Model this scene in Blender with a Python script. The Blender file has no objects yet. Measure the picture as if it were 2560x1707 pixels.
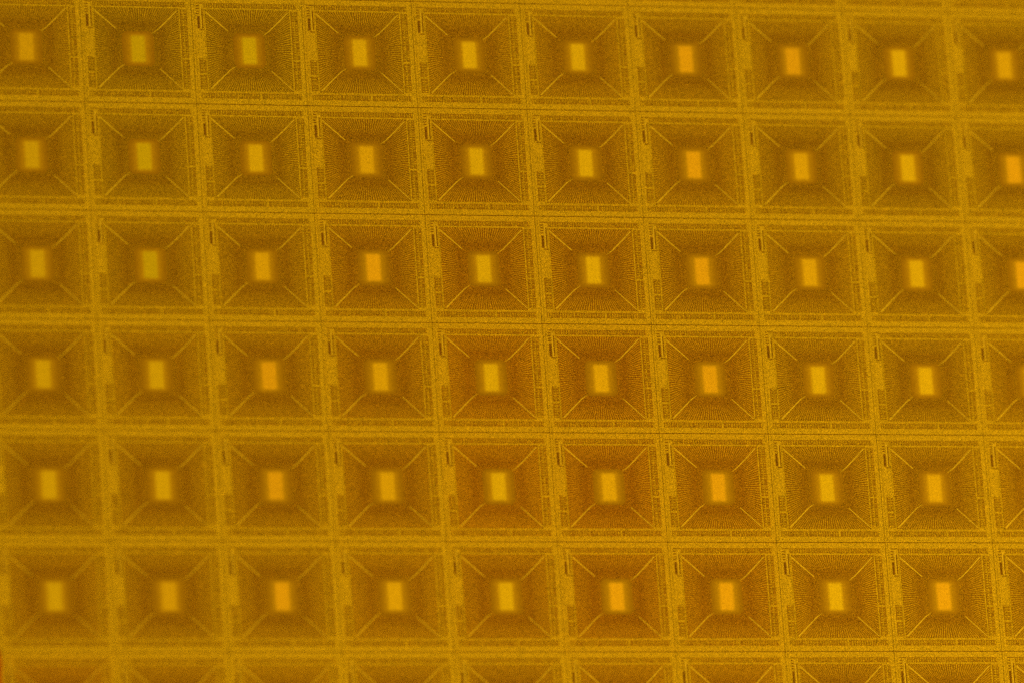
import bpy, math, random
from mathutils import Matrix, Vector

C = bpy.context.scene.collection
P = 0.01                 # chip pitch across, metres
ASP = 0.988              # chip height / width
PU, PV = 0.503, 0.497    # centre of the central pad inside a chip cell

# ---------------------------------------------------------------- camera
rv = Vector((-0.28453, 0.26777, 0.02953))
R = Matrix.Rotation(rv.length, 3, rv.normalized())
t = Vector((0.26658, 0.15644, -69.2531)) * P
cd = bpy.data.cameras.new('camera')
cam = bpy.data.objects.new('camera', cd)
C.objects.link(cam)
cam.matrix_world = (Matrix.Translation(t) @ R.to_4x4()).inverted()
cd.sensor_width = 36.0
cd.lens = 7.7 * 36
cd.clip_start = 0.01
cd.clip_end = 50
cd.dof.use_dof = True
foc = R @ (Vector(((5.6 - 4.5), -(3.0 - 2.5) * ASP, 0)) * P) + t
cd.dof.focus_distance = -foc.z
cd.dof.aperture_fstop = 15.0
bpy.context.scene.camera = cam

# ---------------------------------------------------------------- light
sc = bpy.context.scene
w = bpy.data.worlds.new('World'); sc.world = w; w.use_nodes = True
w.node_tree.nodes['Background'].inputs[0].default_value = (1, 1, 1, 1)
w.node_tree.nodes['Background'].inputs[1].default_value = 0.76


def area(name, loc, size, power):
    l = bpy.data.lights.new(name, 'AREA'); l.shape = 'SQUARE'; l.size = size; l.energy = power
    l.color = (1.0, 0.985, 0.95)
    o = bpy.data.objects.new(name, l); C.objects.link(o)
    o.location = loc
    o.rotation_euler = Vector(loc).to_track_quat('Z', 'Y').to_euler()
    return o


area('softbox', (0.42, -0.10, 0.55), 0.40, 1.5)
sc.view_settings.view_transform = 'Standard'
sc.view_settings.look = 'None'
sc.view_settings.gamma = 1
sc.view_settings.use_curve_mapping = False
sc.view_settings.exposure = 0
sc.cycles.use_denoising = False
sc.cycles.use_adaptive_sampling = False
sc.cycles.max_bounces = 4


# ---------------------------------------------------------------- materials
GR = 0.60     # strength of the visible grain


def metal(name, rgb, rough=0.5, use_obj=0.0, speckle=0.80, cloud=0.05, gr=GR):
    """gold-toned metal film; camera grain put into its colour and a slow thickness drift; object colour tints it"""
    m = bpy.data.materials.new(name); m.use_nodes = True
    nt = m.node_tree; N = nt.nodes; L = nt.links
    b = N['Principled BSDF']
    b.inputs['Metallic'].default_value = 1.0
    b.inputs['Roughness'].default_value = rough
    geo = N.new('ShaderNodeNewGeometry')

    def mth(op, a, c, clamp=False):
        n = N.new('ShaderNodeMath'); n.operation = op; n.use_clamp = clamp
        for k, v in enumerate((a, c)):
            if hasattr(v, 'links') or hasattr(v, 'is_linked'):
                L.new(v, n.inputs[k])
            else:
                n.inputs[k].default_value = v
        return n.outputs[0]
    # fine camera grain put into the surface colour as bright and dull specks
    wn = N.new('ShaderNodeTexWhiteNoise'); wn.noise_dimensions = '3D'
    sm = N.new('ShaderNodeVectorMath'); sm.operation = 'SCALE'; sm.inputs['Scale'].default_value = 70000
    fl = N.new('ShaderNodeVectorMath'); fl.operation = 'FLOOR'
    L.new(geo.outputs['Position'], sm.inputs[0]); L.new(sm.outputs[0], fl.inputs[0]); L.new(fl.outputs[0], wn.inputs['Vector'])
    g1 = mth('GREATER_THAN', wn.outputs['Value'], 0.5)
    g1 = mth('MULTIPLY_ADD', g1, 2 * speckle)
    g1.node.inputs[2].default_value = 1 - speckle
    # coarser camera grain, also in the colour
    nz = N.new('ShaderNodeTexNoise'); nz.inputs['Scale'].default_value = 6500; nz.inputs['Detail'].default_value = 1
    L.new(geo.outputs['Position'], nz.inputs['Vector'])
    g2 = mth('MULTIPLY_ADD', nz.outputs['Fac'], gr)
    g2.node.inputs[2].default_value = 1 - gr / 2
    gg = mth('MULTIPLY', g1, g2)
    # slow drift of the film over the wafer
    cl = N.new('ShaderNodeTexNoise'); cl.inputs['Scale'].default_value = 28; cl.inputs['Detail'].default_value = 3
    L.new(geo.outputs['Position'], cl.inputs['Vector'])
    c1 = mth('MULTIPLY_ADD', cl.outputs['Fac'], 2 * cloud)
    c1.node.inputs[2].default_value = 1 - cloud
    gg = mth('MULTIPLY', gg, c1)
    base = N.new('ShaderNodeRGB'); base.outputs[0].default_value = (*rgb, 1)
    oi = N.new('ShaderNodeObjectInfo')
    mx = N.new('ShaderNodeMix'); mx.data_type = 'RGBA'; mx.blend_type = 'MULTIPLY'
    mx.inputs[0].default_value = use_obj
    L.new(base.outputs[0], mx.inputs[6]); L.new(oi.outputs['Color'], mx.inputs[7])
    sc_ = N.new('ShaderNodeVectorMath'); sc_.operation = 'SCALE'
    L.new(mx.outputs[2], sc_.inputs[0]); L.new(gg, sc_.inputs['Scale'])
    L.new(sc_.outputs[0], b.inputs['Base Color'])
    return m


M = {
    'street': metal('gold_film', (0.50, 0.236, 0.0015), 0.50, 0.25),
    'rail':   metal('bright_gold_film', (0.62, 0.31, 0.004), 0.45, 0.2, speckle=0.5, gr=0.3),
    'lead':   metal('gold_trace', (0.44, 0.195, 0.001), 0.5, 0.8),
    'field':  metal('brown_film', (0.250, 0.083, 0.0005), 0.5, 1.0),
    'slot':   metal('dark_brown_film', (0.215, 0.072, 0.0005), 0.6, 0.3),
    'groove': metal('groove_silicon', (0.27, 0.10, 0.001), 0.7, 0.0),
    'hair':   metal('etched_line_film', (0.385, 0.175, 0.001), 0.5, 0.0),
    'pad':    metal('pad_film', (1.0, 1.0, 1.0), 0.45, 1.0, speckle=0.42, cloud=0.02),
    'padgen': metal('pad_film_plain', (0.66, 0.34, 0.004), 0.45, 0.0, speckle=0.45),
    'red':    metal('red_tone', (0.37, 0.06, 0.001), 0.6, 0.0),
}


# ---------------------------------------------------------------- mesh helper (chip cell coordinates u right, v down)
def cell_xy(u, v):
    return (u - PU) * P, -(v - PV) * ASP * P


class MB:
    def __init__(s):
        s.v = []; s.f = []; s.m = []

    def prism(s, pts, z0, z1, mi=0):
        """pts (u,v) clockwise or not -> extruded slab without a bottom"""
        q = [cell_xy(*p) for p in pts]
        a = sum(q[i][0] * q[(i + 1) % len(q)][1] - q[(i + 1) % len(q)][0] * q[i][1] for i in range(len(q)))
        if a < 0: q.reverse()
        n = len(q); b = len(s.v)
        s.v += [(x, y, z0 * P) for x, y in q] + [(x, y, z1 * P) for x, y in q]
        s.f.append(tuple(b + n + i for i in range(n))); s.m.append(mi)
        for i in range(n):
            j = (i + 1) % n
            s.f.append((b + i, b + j, b + n + j, b + n + i)); s.m.append(mi)

    def rect(s, u0, v0, u1, v1, z0, z1, mi=0):
        s.prism([(u0, v0), (u1, v0), (u1, v1), (u0, v1)], z0, z1, mi)

    def ribbon(s, pts, ws, z0, z1, mi=0):
        """tapering strip along pts with full widths ws"""
        Lp, Rp = [], []
        for i, (x, y) in enumerate(pts):
            a = pts[max(i - 1, 0)]; c = pts[min(i + 1, len(pts) - 1)]
            dx, dy = c[0] - a[0], c[1] - a[1]; d = math.hypot(dx, dy) or 1
            nx, ny = -dy / d, dx / d
            Lp.append((x + nx * ws[i] / 2, y + ny * ws[i] / 2)); Rp.append((x - nx * ws[i] / 2, y - ny * ws[i] / 2))
        s.prism(Lp + Rp[::-1], z0, z1, mi)

    def mesh(s, name, mats):
        me = bpy.data.meshes.new(name)
        me.from_pydata(s.v, [], s.f)
        for m in mats: me.materials.append(m)
        if len(mats) > 1: me.polygons.foreach_set('material_index', s.m)
        me.update()
        return me


LY = 0.0011      # one film layer
Z = 0.0
rnd = random.Random(4)
parts = []      # (name, mesh builder, materials)

# body of one chip
b = MB(); b.rect(0.0018, 0.0032, 0.9982, 0.9968, -0.006, 0, 0); body = b
# faint etched hairlines along the left street
h = MB(); h.rect(0.0215, 0.012, 0.0265, 0.985, 0, LY * 0.4)
parts.append(('etched_line', h, ['hair']))
# brown field behind the traces
FU0, FU1, FV0, FV1 = 0.122, 0.882, 0.115, 0.877
f = MB(); f.rect(FU0, FV0, FU1, FV1, 0, LY)
parts.append(('trace_field', f, ['field']))

# fan of traces
fan = MB()
NT = 33
OC = [(.124, .116), (.880, .116), (.880, .876), (.124, .876)]      # outer corners, clockwise from upper left
IC = [(.402, .384), (.608, .376), (.612, .614), (.398, .606)]      # inner corners
for side in range(4):
    oa, ob = OC[side], OC[(side + 1) % 4]
    ia, ib = IC[side], IC[(side + 1) % 4]
    for k in range(NT):
        a = (k + 0.5) / NT
        jit = rnd.uniform(-.0008, .0008)
        o = (oa[0] + (ob[0] - oa[0]) * a, oa[1] + (ob[1] - oa[1]) * a)
        i_ = (ia[0] + (ib[0] - ia[0]) * a, ia[1] + (ib[1] - ia[1]) * a)
        po = math.dist(oa, ob) / NT; pi_ = math.dist(ia, ib) / NT
        o = (o[0] + jit, o[1]) if side in (0, 2) else (o[0], o[1] + jit)
        lens = [0, .30, .58, .80, 1.0]
        duty = [.58, .48, .22, .34, .60 if side in (1, 3) else .45]
        pts = [(o[0] + (i_[0] - o[0]) * q, o[1] + (i_[1] - o[1]) * q) for q in lens]
        ang = abs((i_[1] - o[1]) if side in (0, 2) else (i_[0] - o[0])) / math.hypot(i_[0] - o[0], i_[1] - o[1])
        ws = [(po + (pi_ - po) * q) * d * ang for q, d in zip(lens, duty)]
        fan.ribbon(pts, ws, LY, 2 * LY)
parts.append(('trace_fan', fan, ['lead']))

# soft-edged inner land round the pad, and the pad itself
HW, HV = .059, .122
cu_, cv_ = .504, .4975
ld = MB()
U0, U1, V0, V1 = .362, .646, .334, .661
ld.prism([(U0 + .03, V0), (U1 - .03, V0), (U1, V0 + .035), (U1, V1 - .035), (U1 - .03, V1), (U0 + .03, V1), (U0, V1 - .035), (U0, V0 + .035)], LY, 2.1 * LY)
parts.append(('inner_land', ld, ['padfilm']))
pd = MB(); pd.rect(cu_ - HW, cv_ - HV, cu_ + HW, cv_ + HV, LY, 2.6 * LY)
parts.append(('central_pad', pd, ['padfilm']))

# frame line round the field
fr = MB()
fr.rect(0.113, 0.104, 0.889, 0.115, 0, 2 * LY)
fr.rect(0.113, 0.877, 0.889, 0.888, 0, 2 * LY)
fr.rect(0.113, 0.1155, 0.122, 0.8765, 0, 2 * LY)
fr.rect(0.882, 0.1155, 0.890, 0.8765, 0, 2 * LY)
parts.append(('field_frame', fr, ['lead2']))

# corner bars
for pts, ws in [
    ([(.124, .136), (.318, .315)], [.0095, .0075]),
    ([(.870, .134), (.692, .312), (.635, .352)], [.0105, .0085, .0025]),
    ([(.136, .862), (.316, .685), (.375, .645)], [.0105, .0085, .0025]),
    ([(.690, .682), (.878, .862)], [.0075, .0095])]:
    cb = MB(); cb.ribbon(pts, ws, LY, 2.3 * LY)
    parts.append(('corner_bar', cb, ['rail']))


# rows of contact cells
def contact_row(u0, v0, u1, v1, gaps, horiz, lines=(), seed=1):
    r = random.Random(seed)
    mb = MB()
    mb.rect(u0, v0, u1, v1, 0, LY * .5, 0)
    a0, a1 = (u0, u1) if horiz else (v0, v1)
    b0, b1 = (v0, v1) if horiz else (u0, u1)

    def R_(p0, p1, q0, q1, z1=LY * 2):
        if horiz: mb.rect(p0, q0, p1, q1, LY * .5, z1, 1)
        else: mb.rect(q0, p0, q1, p1, LY * .5, z1, 1)
    pitch = 0.0225
    n = int((a1 - a0) / pitch)
    pitch = (a1 - a0) / n
    wdt = b1 - b0
    for g in gaps: R_(g[0], g[1], b0 - .001, b1 + .001, LY * 1.8)
    for (q0, q1) in lines: R_(a0, a1, b0 + wdt * q0, b0 + wdt * q1, LY * 1.5)
    for k in range(n):
        c = a0 + (k + .5) * pitch
        if any(g[0] - pitch * .5 < c < g[1] + pitch * .5 for g in gaps): continue
        w1 = pitch * r.uniform(.30, .48)
        R_(c - w1 / 2, c + w1 / 2, b0 + wdt * .16, b0 + wdt * r.uniform(.40, .50))
        if r.random() < .86:
            w2 = pitch * r.uniform(.25, .5); s = pitch * r.uniform(-.12, .12)
            R_(c - w2 / 2 + s, c + w2 / 2 + s, b0 + wdt * .60, b0 + wdt * r.uniform(.82, 1.0))
        if r.random() < .35:
            R_(c + pitch * .36, c + pitch * .48, b0 + wdt * .05, b0 + wdt * .95, LY * 1.2)
    return mb


parts.append(('contact_row', contact_row(.115, .054, .952, .099, [], True, [(.52, .58)], 3), ['row', 'lead2']))
parts.append(('contact_row', contact_row(.050, .897, .955, .945, [(.578, .596), (.30, .306)], True, [(.48, .54)], 5), ['row', 'lead2']))
parts.append(('contact_row', contact_row(.896, .122, .958, .862, [(.575, .592)], False, [(.42, .52)], 7), ['row', 'lead2']))
parts.append(('contact_row', contact_row(.048, .575, .108, .862, [(.712, .73)], False, [(.5, .58)], 9), ['row', 'lead2']))

# alignment slot with its rail, upper left
s = MB()
s.rect(.050, .180, .071, .296, 0, LY * .5)
for v in (.078, .104, .130, .152): s.rect(.044, v, .070, v + .009, 0, LY * .5)
s.rect(.092, .108, .101, .290, 0, LY * .5)
s.rect(.064, .304, .108, .312, 0, LY * .5)
s.rect(.044, .054, .110, .061, 0, LY * .5)
parts.append(('marker_slot', s, ['slot']))
s = MB(); s.rect(.077, .085, .087, .298, 0, 2.5 * LY)
parts.append(('marker_rail', s, ['rail']))

M['lead2'] = metal('gold_line', (0.50, 0.24, 0.001), 0.5, 0.3)
M['row'] = metal('contact_row_film', (0.30, 0.115, 0.0008), 0.5, 0.6)
M['land'] = metal('inner_land_film', (0.33, 0.135, 0.0008), 0.5, 0.9)


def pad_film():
    """film whose colour fades outwards: pad colour in the middle, the field's brown at the border"""
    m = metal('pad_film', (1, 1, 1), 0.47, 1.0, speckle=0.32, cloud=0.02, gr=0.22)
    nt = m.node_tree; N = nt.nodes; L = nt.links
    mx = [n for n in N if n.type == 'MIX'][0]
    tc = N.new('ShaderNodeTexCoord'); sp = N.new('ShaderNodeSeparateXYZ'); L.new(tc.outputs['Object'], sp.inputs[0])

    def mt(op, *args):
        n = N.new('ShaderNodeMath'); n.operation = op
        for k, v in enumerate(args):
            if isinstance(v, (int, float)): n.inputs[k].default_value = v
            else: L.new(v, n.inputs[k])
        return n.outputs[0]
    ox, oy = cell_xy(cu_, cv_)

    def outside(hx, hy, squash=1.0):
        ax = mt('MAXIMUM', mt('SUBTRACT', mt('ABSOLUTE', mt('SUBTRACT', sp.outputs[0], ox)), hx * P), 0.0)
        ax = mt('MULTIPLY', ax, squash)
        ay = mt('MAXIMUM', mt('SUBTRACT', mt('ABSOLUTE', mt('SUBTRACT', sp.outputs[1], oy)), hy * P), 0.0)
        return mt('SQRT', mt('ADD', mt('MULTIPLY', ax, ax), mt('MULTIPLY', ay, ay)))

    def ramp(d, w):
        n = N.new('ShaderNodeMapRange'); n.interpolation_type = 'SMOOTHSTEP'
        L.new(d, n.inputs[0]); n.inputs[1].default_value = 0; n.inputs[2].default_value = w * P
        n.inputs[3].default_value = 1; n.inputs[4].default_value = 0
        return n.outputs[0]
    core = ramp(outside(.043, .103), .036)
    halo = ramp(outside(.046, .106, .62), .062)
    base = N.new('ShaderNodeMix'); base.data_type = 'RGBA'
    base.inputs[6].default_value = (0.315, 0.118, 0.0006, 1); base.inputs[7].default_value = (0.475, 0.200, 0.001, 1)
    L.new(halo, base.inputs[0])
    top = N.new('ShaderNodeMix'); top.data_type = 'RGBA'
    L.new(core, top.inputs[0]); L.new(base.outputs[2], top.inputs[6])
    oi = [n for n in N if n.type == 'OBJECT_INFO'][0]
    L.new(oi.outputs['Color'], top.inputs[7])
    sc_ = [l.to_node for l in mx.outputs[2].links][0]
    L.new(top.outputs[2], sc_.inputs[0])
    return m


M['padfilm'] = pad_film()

# ---------------------------------------------------------------- the wafer
wafer = bpy.data.objects.new('silicon_wafer', None); C.objects.link(wafer)
wafer['label'] = 'golden silicon wafer patterned with rows of square chips, seen close up'
wafer['category'] = 'silicon wafer'


def link(name, me, parent, loc=(0, 0, 0), col=None):
    o = bpy.data.objects.new(name, me); C.objects.link(o); o.parent = parent; o.location = loc
    if col: o.color = col
    return o


# round disc under the chips
RW = 0.150
NS = 256
CX, CY = 0.012, -0.004
vs, fs = [], []
prof = [(RW - .0004, -0.0064 * P), (RW, -0.07 * P), (RW - .0004, -0.0775 * P)]
for k, (r_, z_) in enumerate(prof):
    for i in range(NS):
        a = 2 * math.pi * i / NS
        vs.append((CX + r_ * math.cos(a), CY + r_ * math.sin(a), z_))
fs.append(tuple(range(NS)))
for k in range(2):
    for i in range(NS):
        j = (i + 1) % NS
        fs.append((k * NS + j, k * NS + i, (k + 1) * NS + i, (k + 1) * NS + j))
fs.append(tuple(2 * NS + i for i in reversed(range(NS))))
me = bpy.data.meshes.new('substrate'); me.from_pydata(vs, [], fs); me.materials.append(M['groove']); me.update()
link('substrate', me, wafer)

# chips one can see
YEL = (0.70, 0.345, 0.0015); ORA = (0.74, 0.305, 0.002); GRN = (0.615, 0.330, 0.001); AMB = (0.70, 0.32, 0.0015)
tone = {
    0: 'AGGYYYOOYA', 1: 'YGYAYYOAYO', 2: 'YGAOYYOAYO', 3: 'YYOAYAOYYY', 4: 'YYOAYAOYAY', 5: 'YAOAYOOYOY',
    -1: 'YYAYAYOYAY', 6: 'YAOAYAOYAY'}
PT = {'A': AMB, 'G': GRN, 'Y': YEL, 'O': ORA}
prot = [(n, mb.mesh(n, [M[k] for k in mats])) for n, mb, mats in parts]
body_me = body.mesh('chip', [M['street']])


def bump(i, j, ci, cj, r):
    return math.exp(-((i - ci) ** 2 + (j - cj) ** 2) / (r * r))


def chip_tint(i, j):
    g = bump(i, j, 1.6, .3, 1.9) * .9 + bump(i, j, 8.5, .6, 2.2) * .5 + bump(i, j, 7.2, 3.4, 1.1) * .3
    o = bump(i, j, 4.6, 3.6, 1.8) + bump(i, j, -.4, 6.6, 1.2) * .9 + bump(i, j, 5.5, 5.2, 1.3) * .5 + bump(i, j, 3.4, 1.4, 1.3) * .4
    r_ = random.Random(i * 31 + j * 7)
    br = 1 + r_.uniform(-.03, .03)
    return (br * (1 - .10 * g + .03 * o), br * (1 + .03 * g - .14 * o), 1, 1)


seen = [(i, j) for j in range(-1, 7) for i in range(0, 10)] + [(-1, 5), (-1, 6)]
for (i, j) in seen:
    loc = ((i - 4.5) * P, -(j - 2.5) * ASP * P, 0)
    tint = chip_tint(i, j)
    ch = link('chip', body_me, wafer, loc, tint)
    ch['group'] = 'square chips in rows on the wafer'
    code = tone[j][i] if i >= 0 else 'Y'
    if code == 'O':
        ch['label'] = 'square chip with an orange central pad'
    elif code == 'G':
        ch['label'] = 'square chip with a greenish yellow central pad'
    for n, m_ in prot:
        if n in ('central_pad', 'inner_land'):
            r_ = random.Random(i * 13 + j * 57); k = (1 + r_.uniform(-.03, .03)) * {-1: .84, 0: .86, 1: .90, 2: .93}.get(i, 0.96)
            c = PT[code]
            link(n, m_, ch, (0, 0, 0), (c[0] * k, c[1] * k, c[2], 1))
        else:
            link(n, m_, ch, (0, 0, 0), tint)

# the other chips of the wafer, outside the frame, as one patterned part
allm = ['street', 'hair', 'field', 'lead', 'land', 'padgen', 'lead2', 'rail', 'row', 'slot']
full_v, full_f, full_m = [], [], []


def app(mb, mats, pad_=False):
    o = len(full_v)
    full_v.extend(mb.v)
    for f_, mi in zip(mb.f, mb.m):
        full_f.append(tuple(x + o for x in f_)); full_m.append(allm.index(('padgen' if pad_ else 'land') if mats[mi] == 'padfilm' else mats[mi]))


app(body, ['street'])
for n, mb, mats in parts: app(mb, mats, n == 'central_pad')
nfull = len(full_v)
simple = (full_v, full_f, full_m)
full = (list(full_v), list(full_f), list(full_m))
full_v, full_f, full_m = [], [], []
app(body, ['street'])
for n, mb, mats in parts:
    if n in ('trace_field', 'central_pad', 'inner_land', 'field_frame', 'corner_bar'): app(mb, mats, n == 'central_pad')
simple = (full_v, full_f, full_m)
V, F, MI = [], [], []
ss = set(seen)
for j in range(-14, 19):
    for i in range(-13, 24):
        if (i, j) in ss: continue
        x, y = (i - 4.5) * P, -(j - 2.5) * ASP * P
        if math.hypot(abs(x - CX) + P * .55, abs(y - CY) + P * .55) > RW - .002: continue
        src = full if (-2 <= i <= 11 and -3 <= j <= 8) else simple
        o = len(V)
        V.extend([(a + x, b_ + y, c_) for a, b_, c_ in src[0]])
        F.extend([tuple(q + o for q in f_) for f_ in src[1]])
        MI.extend(src[2])
me = bpy.data.meshes.new('outer_chips'); me.from_pydata(V, [], F)
for k in allm: me.materials.append(M[k])
me.polygons.foreach_set('material_index', MI); me.update()
oc = link('outer_chips', me, wafer)
oc['kind'] = 'stuff'

# red mark on the street at the lower left of the frame
mk = MB()
cu = [(-0.02, -.06), (.004, .02), (.011, .10), (.002, .2), (.006, .30), (.02, .5), (-.10, .62), (-.30, .55), (-.38, .3), (-.33, .02), (-.2, -.12), (-.06, -.2)]
mk.prism(cu, 0, LY * 6)
o = link('red_mark', mk.mesh('red_mark', [M['red']]), wafer, ((0 - 4.5) * P, -(6 - 2.5) * ASP * P, 0))
o['label'] = 'small blurred red mark at the lower left edge'
